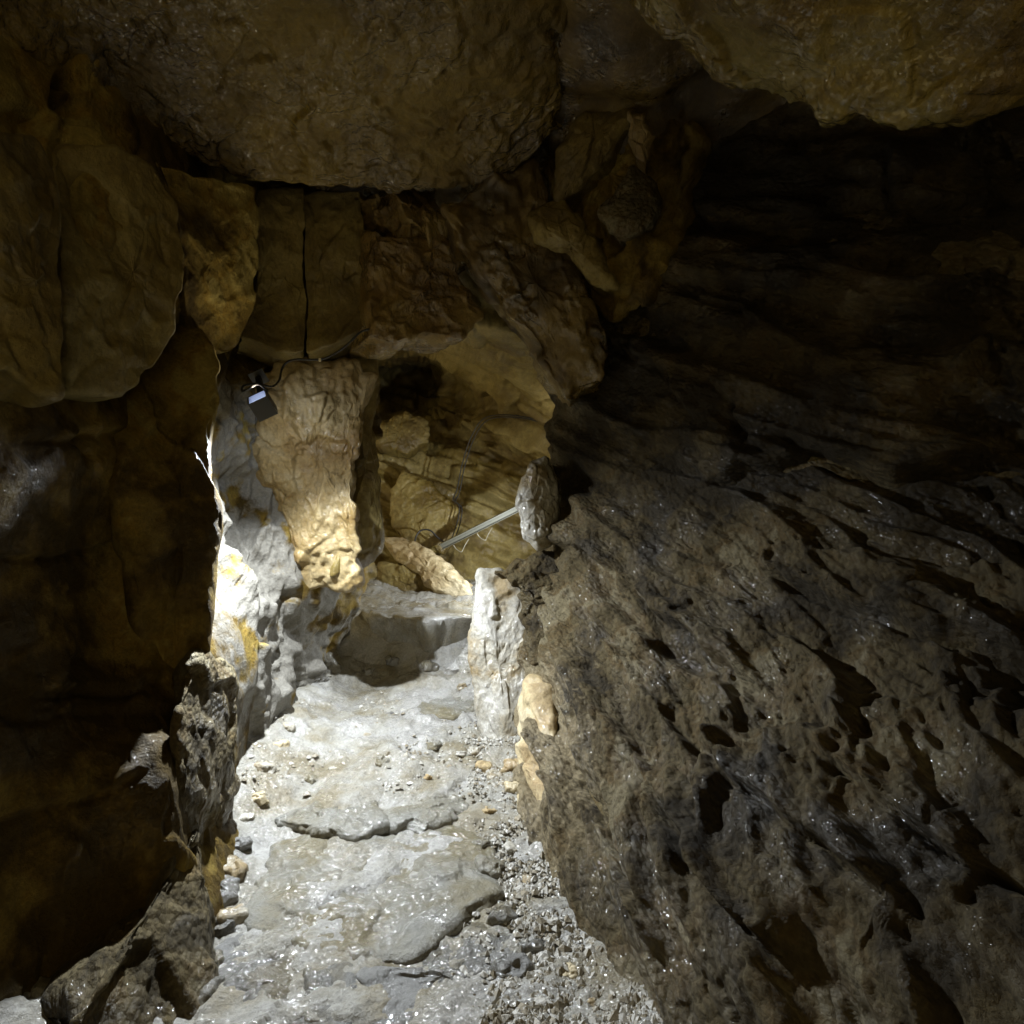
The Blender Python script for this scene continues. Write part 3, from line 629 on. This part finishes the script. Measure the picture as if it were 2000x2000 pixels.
# far chamber rocks
S_GENTLE = [('fbm', 0.012, (5, 5, 5), 3), ('facet', 0.006, (10, 10, 10), 0.9), ('facet', 0.003, (26, 26, 26), 0.9)]
rock('tilted_stone', R3([(735, 1046, 4.2), (770, 1042, 4.2), (825, 1064, 4.1), (870, 1096, 4.0), (905, 1135, 3.92), (925, 1178, 3.88), (895, 1176, 3.9), (850, 1158, 3.95), (805, 1122, 4.05), (760, 1085, 4.15)]), .2, S_GENTLE, M['tan'],
     label='tilted ochre stone lit white at its lower end in the far chamber', cat='stone', seed=30.0, bevel=0.07, dome=0.03)
rock('tilted_stone', R3([(735, 1098, 4.15), (770, 1092, 4.12), (820, 1125, 4.05), (870, 1165, 4.0), (870, 1185, 4.0), (790, 1170, 4.05), (730, 1165, 4.1)]), .2, S_GENTLE, M['chamber'],
     label='dark brown stone under the tilted ochre one in the far chamber', cat='stone', seed=31.0)
rock('bedding_slab', R3([(762, 1020, 4.6), (757, 955, 4.65), (785, 915, 4.7), (835, 935, 4.65), (892, 990, 4.55), (890, 1040, 4.5), (862, 1080, 4.45), (800, 1062, 4.5)]), .18, S_BLOCK, M['chamber'],
     label='broad flat brown slab leaning on the back wall of the far chamber', cat='rock slab', seed=32.0)
rock('bedding_slab', R3([(735, 860, 4.9), (740, 825, 5.0), (790, 800, 5.1), (835, 815, 5.05), (838, 860, 5.0), (790, 880, 4.95)]), .25, S_BLOCK, M['chamber'],
     label='squarish brown rock ledge under the dark hollow of the chamber', cat='rock slab', seed=33.0)

# ------------------------------------------------------------------ floor slabs
S_FLAT = [('fbm', 0.008, (4, 4, 4), 4), ('facet', 0.006, (7, 7, 7), 0.8), ('facet', 0.003, (18, 18, 18), 0.9), ('facet', 0.0015, (45, 45, 45), 0.9)]
def flat(pts, z, thick, mat, label, seed, **kw):
    c = np.mean(pts, 0); z = floor_hit(c[0], c[1])[2] + (.008 if z >= 0 else z)
    return rock('floor_slab', [PZ(u, v, z) for u, v in pts], thick, S_FLAT, M[mat], label=label, cat='stone slab', group='flat slabs set in the path', normal=(0, 0, 1), bevel=0.03, dome=0.010, jag=0.035, jfreq=7, seed=seed, na=220, nf=60, ns=6, soft=2, **kw)
flat([(478, 1800), (492, 1700), (520, 1640), (610, 1618), (700, 1630), (770, 1600), (900, 1606), (972, 1640), (975, 1725), (930, 1772), (880, 1810), (800, 1868), (700, 1872), (610, 1850), (560, 1820)], .016, .06, 'slab', 'largest pale wet slab in the path, nearest full slab', 40.0)
flat([(385, 1850), (470, 1800), (540, 1835), (600, 1865), (690, 1880), (680, 1990), (650, 2110), (470, 2110), (400, 1960)], .008, .06, 'slabdark', 'dark grey wet slab at the lower left end of the path', 41.0)
flat([(700, 1888), (800, 1880), (870, 1830), (960, 1775), (1010, 1800), (1000, 1890), (960, 1970), (920, 2110), (670, 2110), (690, 1990)], .008, .06, 'slabdark', 'dark grey wet slab at bottom centre of the picture', 41.5)
flat([(540, 1590), (600, 1556), (680, 1545), (745, 1562), (752, 1600), (690, 1622), (590, 1615)], .062, .07, 'slab', 'left slab of the low step beyond the largest slab', 42.0)
flat([(752, 1560), (850, 1536), (925, 1560), (905, 1592), (830, 1612), (760, 1606)], .07, .07, 'slab', 'right slab of the low step beyond the largest slab', 42.6)
flat([(700, 1152), (760, 1143), (840, 1150), (925, 1168), (935, 1196), (840, 1204), (740, 1198), (690, 1186)], -.012, .2, 'floor', 'pale gritty slab forming the top of the far step', 44.0)
flat([(770, 1358), (830, 1348), (900, 1360), (955, 1352), (950, 1378), (880, 1392), (800, 1385)], .15, .05, 'slab', 'thin grey slab at the foot of the dark rise', 43.0)

# ------------------------------------------------------------------ loose stones on the floor
ORD = ['nearest', 'second nearest', 'third nearest', 'fourth nearest', 'fifth nearest', 'sixth nearest', 'seventh nearest', 'eighth nearest', 'ninth nearest', 'tenth nearest', 'eleventh nearest', 'twelfth nearest', 'thirteenth nearest', 'fourteenth nearest', 'fifteenth nearest']
def row(items): return list(enumerate(sorted(items, key=lambda t: -t[1])))
def loose(u, v, size, mat, label, seed, flat_=0.55, group=None):
    w = floor_hit(u, v); z = w[2]
    r = np.random.RandomState(int(seed * 10))
    k = r.randint(6, 9); a0 = r.rand() * 6.28
    el = r.uniform(.6, 1.0)
    tl = r.normal(size=2) * .18
    pts = []
    for i in range(k):
        a = a0 + (i + r.uniform(-.3, .3)) * 6.28 / k; rr = size * r.uniform(.75, 1.15)
        x, y = math.cos(a) * rr, math.sin(a) * rr * el
        pts.append((w[0] + x, w[1] + y, z + size * flat_ * .75 + tl[0] * x + tl[1] * y))
    n = size / .05
    return rock('loose_stone', pts, size * flat_ * 1.3, [('fbm', .006 * n, (14 / n,) * 3, 3), ('facet', .006 * n, (22 / n,) * 3, .9), ('facet', .002 * n, (60 / n,) * 3, .9)], M[mat],
                label=label, cat='stone', group=group, normal=(-tl[0], -tl[1], 1), seed=seed, na=60, nf=16, ns=8, bevel=size * .25, dome=size * .1, jag=size * .08, jfreq=20, soft=1, taper=1.05)
LB = '%s the viewer of the rubble stones along the left wall foot'
for i, (u, v, sz, m) in row([(455, 1700, .05, 'grey'), (470, 1650, .035, 'slabdark'), (430, 1745, .055, 'slabdark'), (452, 1790, .05, 'grey'), (425, 1815, .04, 'slabdark'), (480, 1600, .03, 'grey'), (500, 1560, .035, 'tan'), (520, 1500, .04, 'grey'),
                                   (545, 1455, .035, 'tan'), (565, 1420, .03, 'grey'), (405, 1880, .05, 'slabdark'), (380, 1950, .06, 'slabdark')]):
    loose(u, v, sz, m, LB % ORD[i], 60.0 + i * 1.7, group='rubble along the left wall')
RB = '%s the viewer of the stones in the gravel right of the path'
for i, (u, v, sz, m) in row([(1010, 1545, .045, 'tan'), (985, 1530, .03, 'grey'), (940, 1650, .03, 'slab'), (960, 1700, .05, 'slab'), (1000, 1660, .03, 'grey'), (1030, 1720, .022, 'grey'), (985, 1790, .045, 'slabdark'), (1040, 1850, .035, 'slabdark'),
                                   (1000, 1900, .05, 'slabdark'), (1080, 1800, .02, 'grey'), (1110, 1900, .025, 'tan'), (1060, 1960, .03, 'grey'), (1150, 1960, .02, 'grey'), (955, 1585, .03, 'tan'), (1020, 1600, .025, 'grey')]):
    loose(u, v, sz, m, RB % ORD[i], 90.0 + i * 1.7, group='stones in the gravel on the right')
MB = '%s the viewer of the small stones on the bright floor beyond the step'
for i, (u, v, sz, m) in row([(745, 1490, .03, 'slab'), (790, 1480, .022, 'grey'), (850, 1455, .035, 'slab'), (690, 1470, .02, 'grey'), (720, 1435, .018, 'grey'), (610, 1520, .03, 'slab'), (650, 1500, .018, 'grey'), (880, 1500, .028, 'grey'), (905, 1470, .03, 'grey'), (760, 1395, .022, 'slabdark'), (690, 1390, .016, 'grey'), (830, 1520, .02, 'tan')]):
    loose(u, v, sz, m, MB % ORD[i], 120.0 + i * 1.7, .4, group='stones on the bright gravel')

TB = '%s the viewer of the stones lodged on the rise at the passage end'
for i, (u, v, sz, m) in row([(650, 1300, .05, 'floor'), (720, 1310, .035, 'floor'), (770, 1290, .04, 'slabdark'), (840, 1300, .045, 'slabdark'), (885, 1310, .04, 'floor'), (660, 1240, .05, 'grey'), (630, 1260, .05, 'floor'), (900, 1340, .03, 'grey')]):
    loose(u, v, sz, m, TB % ORD[i], 170.0 + i * 1.7, .6, group='stones on the rise')
SB = '%s the viewer of the stones heaped against the standing stone'
for i, (u, v, sz, m) in row([(945, 1500, .04, 'tan'), (970, 1520, .045, 'grey'), (1000, 1500, .05, 'tan'), (925, 1470, .03, 'grey'), (1030, 1560, .04, 'tan')]):
    loose(u, v, sz, m, SB % ORD[i], 200.0 + i * 1.7, .6, group='stones at the standing stone')

# ------------------------------------------------------------------ lamp with its cable
def frame(r, u):
    r = Vector(r).normalized(); u = Vector(u); u = (u - u.dot(r) * r).normalized()
    return r, u
lamp_c = Vector(P(513, 792, 2.22))
phi = math.radians(38)
lr, lu = frame((.88, .12, .46), (-.36 * math.cos(phi), -math.sin(phi), .93 * math.cos(phi)))
lf = lr.cross(lu)                                  # pointing away from viewer or toward it
if lf.y > 0: lf = -lf
Rm = Matrix((lr, -lf, lu)).transposed().to_4x4()   # local x right, y away, z up
lamp = bpy.data.objects.new('cave_lamp', None); COL.objects.link(lamp)
lamp.matrix_world = Matrix.Translation(lamp_c) @ Rm
lamp['label'] = 'small black cube lamp fixed to the left wall, lit'; lamp['category'] = 'lamp'

def boxes(name, parts, mat, parent, bev=0.0):
    import bmesh
    bm = bmesh.new()
    for (x0, x1, y0, y1, z0, z1) in parts:
        r = bmesh.ops.create_cube(bm, size=1.0)
        for v in r['verts']:
            v.co = Vector(((x0 + x1) / 2 + v.co.x * (x1 - x0), (y0 + y1) / 2 + v.co.y * (y1 - y0), (z0 + z1) / 2 + v.co.z * (z1 - z0)))
    if bev: bmesh.ops.bevel(bm, geom=bm.edges[:], offset=bev, segments=2, affect='EDGES')
    me = bpy.data.meshes.new(name); bm.to_mesh(me); bm.free()
    return put(name, me, mat, parent)
W, H, D, T = .036, .038, .036, .003
M['black'] = plain('black_powder_coat', (.012, .012, .013), .45)
M['silver'] = plain('silver_reflector', (.62, .66, .75), .35, .6)
M['lampglass'] = plain('lamp_lens', (.9, .95, 1), .2, 0, (.78, .87, 1.0), 160.0)
M['dimlens'] = plain('chamber_lamp_lens', (.9, .95, 1), .2, 0, (.9, .93, 1.0), 6.0)
M['dimlens'].cycles.emission_sampling = 'NONE'
M['glow'] = plain('lit_upper_lens', (.6, .66, .8), .3, 0, (.62, .72, 1.0), 1.1)
M['glow'].cycles.emission_sampling = 'NONE'
M['cable'] = plain('black_cable_sheath', (.01, .01, .011), .45)
M['clip'] = plain('pale_plastic_clip', (.75, .68, .5), .5)
M['zinc'] = plain('galvanised_steel', (.19, .19, .155), .42, .35)
M['wire'] = plain('galvanised_wire', (.3, .28, .22), .4, .5)
boxes('housing', [(-W, W, -D, -D + T, -H, H), (-W, W, D - T, D, -H, H), (-W, -W + T, -D + T, D - T, -H, H), (W - T, W, -D + T, D - T, -H, H)], M['black'], lamp)
boxes('reflector', [(-W + T, W - T, -D + T, -D + T + .002, .004, H - .001), (-W + T, W - T, D - T - .002, D - T, .004, H - .001), (-W + T, -W + T + .002, -D + T + .002, D - T - .002, .004, H - .001), (W - T - .002, W - T, -D + T + .002, D - T - .002, .004, H - .001)], M['silver'], lamp)
boxes('upper_lens', [(-W + T + .002, W - T - .002, -D + T + .002, D - T - .002, .012, .016)], M['glow'], lamp)
boxes('lower_lens', [(-W + T, W - T, -D + T, D - T, -H + .004, -H + .008)], M['lampglass'], lamp)
boxes('mounting_bracket', [(-.010, .010, D, D + .26, -.010, .010), (-.03, .03, D + .26, D + .266, -.03, .03)], M['black'], lamp)
boxes('cable_gland', [(W - .006, W + .006, D - .02, D - .006, H - .008, H + .006)], M['black'], lamp)

def spot(name, loc, target, watts, color, size, blend, radius, parent=None):
    d = bpy.data.lights.new(name, 'SPOT'); d.energy = watts; d.color = color; d.spot_size = math.radians(size); d.spot_blend = blend; d.shadow_soft_size = radius
    o = bpy.data.objects.new(name, d); COL.objects.link(o); o.location = loc
    o.rotation_euler = (Vector(target) - Vector(loc)).to_track_quat('-Z', 'Y').to_euler()
    return o
COOL = (0.88, 0.94, 1.0)
under = lamp_c - lu * (H + .02)
spot('lamp_beam', under, under + Vector((.28, -.22, -.93)), LAMP_DOWN_W, COOL, 152, 1.0, .012)
spot('lamp_upper_beam', lamp_c + lu * (H + .035), lamp_c + Vector((.42, -.5, .72)), LAMP_UP_W, (1.0, .88, .66), 150, 1.0, .02)

def tube(name, pts, rad, mat, parent=None, n=8, sub=8, **kw):
    C = np.array(pts, float)
    L = catmull(C, np.linspace(0, len(C) - 1, (len(C) - 1) * sub + 1))
    T = np.gradient(L, axis=0); T /= np.linalg.norm(T, axis=1)[:, None]
    ref = np.array((0.21, 0.9, 0.3))
    A = np.cross(T, ref); A /= np.linalg.norm(A, axis=1)[:, None]
    B = np.cross(T, A)
    a = np.arange(n) * 2 * math.pi / n
    G = L[:, None] + rad * (np.cos(a)[None, :, None] * A[:, None] + np.sin(a)[None, :, None] * B[:, None])
    base = L.mean(0)
    Q = grid_quads(len(L), n, True)
    tri = [(0, k + 1, k) for k in range(1, n - 1)] + [((len(L) - 1) * n, (len(L) - 1) * n + k, (len(L) - 1) * n + k + 1) for k in range(1, n - 1)]
    me = new_mesh(name, G.reshape(-1, 3) - (base if parent is None else 0), Q, tris=tri)
    return put(name, me, mat, parent, loc=base if parent is None else None, **kw)

cab = tube('lamp_cable', R3([(521, 762, 2.22), (505, 751, 2.19), (490, 757, 2.19), (474, 765, 2.21), (475, 754, 2.24), (500, 750, 2.27), (530, 755, 2.32), (545, 743, 2.4), (550, 722, 2.46), (560, 708, 2.46), (580, 702, 2.45), (625, 702, 2.45), (655, 690, 2.46), (680, 672, 2.46), (705, 648, 2.47), (735, 640, 2.52), (760, 628, 2.8)]), .0042, M['cable'],
           label='thin black cable looping from the lamp along the ochre boulder', cat='cable')
clip_p = P(625, 703, 2.444)
cl = boxes('cable_clip', [(-.004, .004, -.006, .004, -.006, .006)], M['clip'], None); cl.location = clip_p
cl['label'] = 'tiny pale clip holding the lamp cable on the rock'; cl['category'] = 'cable clip'

# ------------------------------------------------------------------ cables and rail in the far chamber
for k, (off, lab) in enumerate((((0, 0), 'black cable of the bundle across the chamber wall, outer strand'), ((5, 4), 'black cable of the bundle across the chamber wall, inner strand'))):
    tube('wall_cable', R3([(1125 + off[0], 840 + off[1], 4.3), (1080 + off[0], 828 + off[1], 4.4), (1010 + off[0], 812 + off[1], 4.45), (950 + off[0], 815 + off[1], 4.5), (922 + off[0], 850 + off[1], 4.55), (903 + off[0], 905 + off[1], 4.55), (893 + off[0], 955 + off[1], 4.52), (885 + off[0], 975 + off[1], 4.48), (897 + off[0], 988 + off[1], 4.46), (893 + off[0], 1020 + off[1], 4.42), (880 + off[0], 1058 + off[1], 4.36)]), .0045, M['cable'],
         label=lab, cat='cable', group='cables in the far chamber')
tube('wall_cable', R3([(872, 1062, 4.36), (855, 1050, 4.36), (840, 1036, 4.36), (822, 1036, 4.36), (812, 1050, 4.34), (809, 1072, 4.3)]), .006, M['cable'],
     label='black cable arching left of the lower end of the steel rail', cat='cable', group='cables in the far chamber')

ra, rb = Vector(P(862, 1067, 4.3)), Vector(P(1040, 978, 4.05))
rx = (rb - ra).normalized(); rz = Vector((0, -.35, 1)); rz = (rz - rz.dot(rx) * rx).normalized(); ry = rz.cross(rx)
rail = bpy.data.objects.new('steel_rail', None); COL.objects.link(rail)
rail.matrix_world = Matrix.Translation(ra) @ Matrix((rx, ry, rz)).transposed().to_4x4()
rail['label'] = 'pale galvanised steel rail sloping across the far chamber'; rail['category'] = 'rail'
RAIL = (rb - ra).length
boxes('web', [(0, RAIL, -.003, 0, -.021, .021)], M['zinc'], rail)
boxes('flange', [(0, RAIL, -.025, -.003, .018, .021)], M['zinc'], rail)
boxes('flange', [(0, RAIL, -.025, -.003, -.021, -.018)], M['zinc'], rail)
boxes('rib', [(0, RAIL, -.008, -.003, -.004, .004)], M['zinc'], rail)
for t in (.09, .29):
    hk = tube('wire_hook', [(t, -.01, -.028), (t + .004, -.012, -.06), (t + .02, -.02, -.085), (t + .035, -.02, -.095), (t + .06, .01, -.075), (t + .1, .05, -.05)], .0024, M['wire'], rail, n=6)

# lamps that light the far chamber from round the corner
def chamber_lamp(loc, target, watts, color, label, size=150):
    e = bpy.data.objects.new('chamber_lamp', None); COL.objects.link(e)
    d = (Vector(target) - Vector(loc)).normalized()
    e.matrix_world = Matrix.Translation(Vector(loc)) @ d.to_track_quat('-Z', 'Y').to_matrix().to_4x4()
    e['label'] = label; e['category'] = 'lamp'; e['group'] = 'lamps of the far chamber'
    boxes('housing', [(-.04, .04, -.04, .04, 0, .06)], M['black'], e, .004)
    boxes('lens', [(-.034, .034, -.034, .034, -.004, -.001)], M['dimlens'], e)
    spot('chamber_beam', Vector(loc) + d * .03, target, watts, color, size, .6, .012)
chamber_lamp(P(1190, 860, 3.95), P(880, 930, 5.0), CHAMBER_W, (1.0, .95, .82), 'black lamp hidden round the corner of the far chamber')
chamber_lamp(P(1045, 1045, 3.55), P(870, 1150, 3.9), STONE_W, COOL, 'black lamp hidden behind the standing stone', 165)

# ------------------------------------------------------------------ gravel
def build_gravel():
    rs = np.random.RandomState(5)
    n = 60000
    u = rs.uniform(430, 1420, n); v = 1000 + 1150 * rs.rand(n) ** 1.0
    v = np.clip(v, 1150, None)
    y = 1.0 * F / (v - 1000)
    y = np.where(y > 4.2, rs.uniform(2.3, 4.1, n), y)
    x = (u - 1000) / F * y
    pts = np.stack([x, y, np.zeros(n)], 1)
    dens = perlin(pts * 4) - 0.32 + 1.25 * sstep(-.32, .0, x) - 0.9 * sstep(2.15, 1.9, y) * sstep(-.05, -.3, x)
    keep = (dens > rs.uniform(-.3, .9, n)) & (x > -1.05) & (x < .5)
    # keep slabs bare
    def inside(poly, px, py):
        r = np.zeros(len(px), bool); j = len(poly) - 1
        for i in range(len(poly)):
            xi, yi = poly[i][:2]; xj, yj = poly[j][:2]
            c = ((yi > py) != (yj > py)) & (px < (xj - xi) * (py - yi) / (yj - yi + 1e-9) + xi)
            r ^= c; j = i
        return r
    for o in bpy.data.objects:
        if o.name.startswith('floor_slab'):
            bb = [o.matrix_basis @ Vector(c) for c in o.bound_box]
            me = o.data; co = np.zeros(len(me.vertices) * 3, np.float32); me.vertices.foreach_get('co', co); co = co.reshape(-1, 3) + np.array(o.location)
            ring = co[220 * 55:220 * 56:5]
            hit = inside(ring, x, y)
            keep &= ~(hit & (rs.rand(n) > 0.12))
    x, y = x[keep], y[keep]; n = len(x)
    z = floor_z(x, y)
    s = rs.gamma(2.0, 0.0018, n) + 0.002
    s = np.minimum(s, .014)
    ico = np.array([(1, 0, 0), (-1, 0, 0), (0, 1, 0), (0, -1, 0), (0, 0, 1), (0, 0, -1)], float)
    fac = np.array([(0, 2, 4), (2, 1, 4), (1, 3, 4), (3, 0, 4), (2, 0, 5), (1, 2, 5), (3, 1, 5), (0, 3, 5)])
    V = (ico[None] + .45 * (rs.rand(n, 6, 3) - .5)) * (0.6 + .8 * rs.rand(n, 1, 3))
    V[:, :, 2] *= .75
    ang = rs.rand(n) * 6.28; ca, sa = np.cos(ang)[:, None], np.sin(ang)[:, None]
    V = np.stack([V[..., 0] * ca - V[..., 1] * sa, V[..., 0] * sa + V[..., 1] * ca, V[..., 2]], -1) * s[:, None, None]
    V += np.stack([x, y, z + s * .25], 1)[:, None]
    Fc = (fac[None] + (np.arange(n) * 6)[:, None, None]).reshape(-1, 3)
    me = new_mesh('gravel', V.reshape(-1, 3), [], {'tone': np.repeat(rs.rand(n), 6), 'wetness': np.repeat(rs.rand(n), 6), 'pale': np.zeros(n * 6)}, tris=Fc)
    me.polygons.foreach_set('use_smooth', np.zeros(len(me.polygons), bool))
    put('gravel', me, M['gravel'], label='pale wet gravel and grit covering the path', cat='gravel', kind='stuff')
    print('gravel', n)
build_gravel()
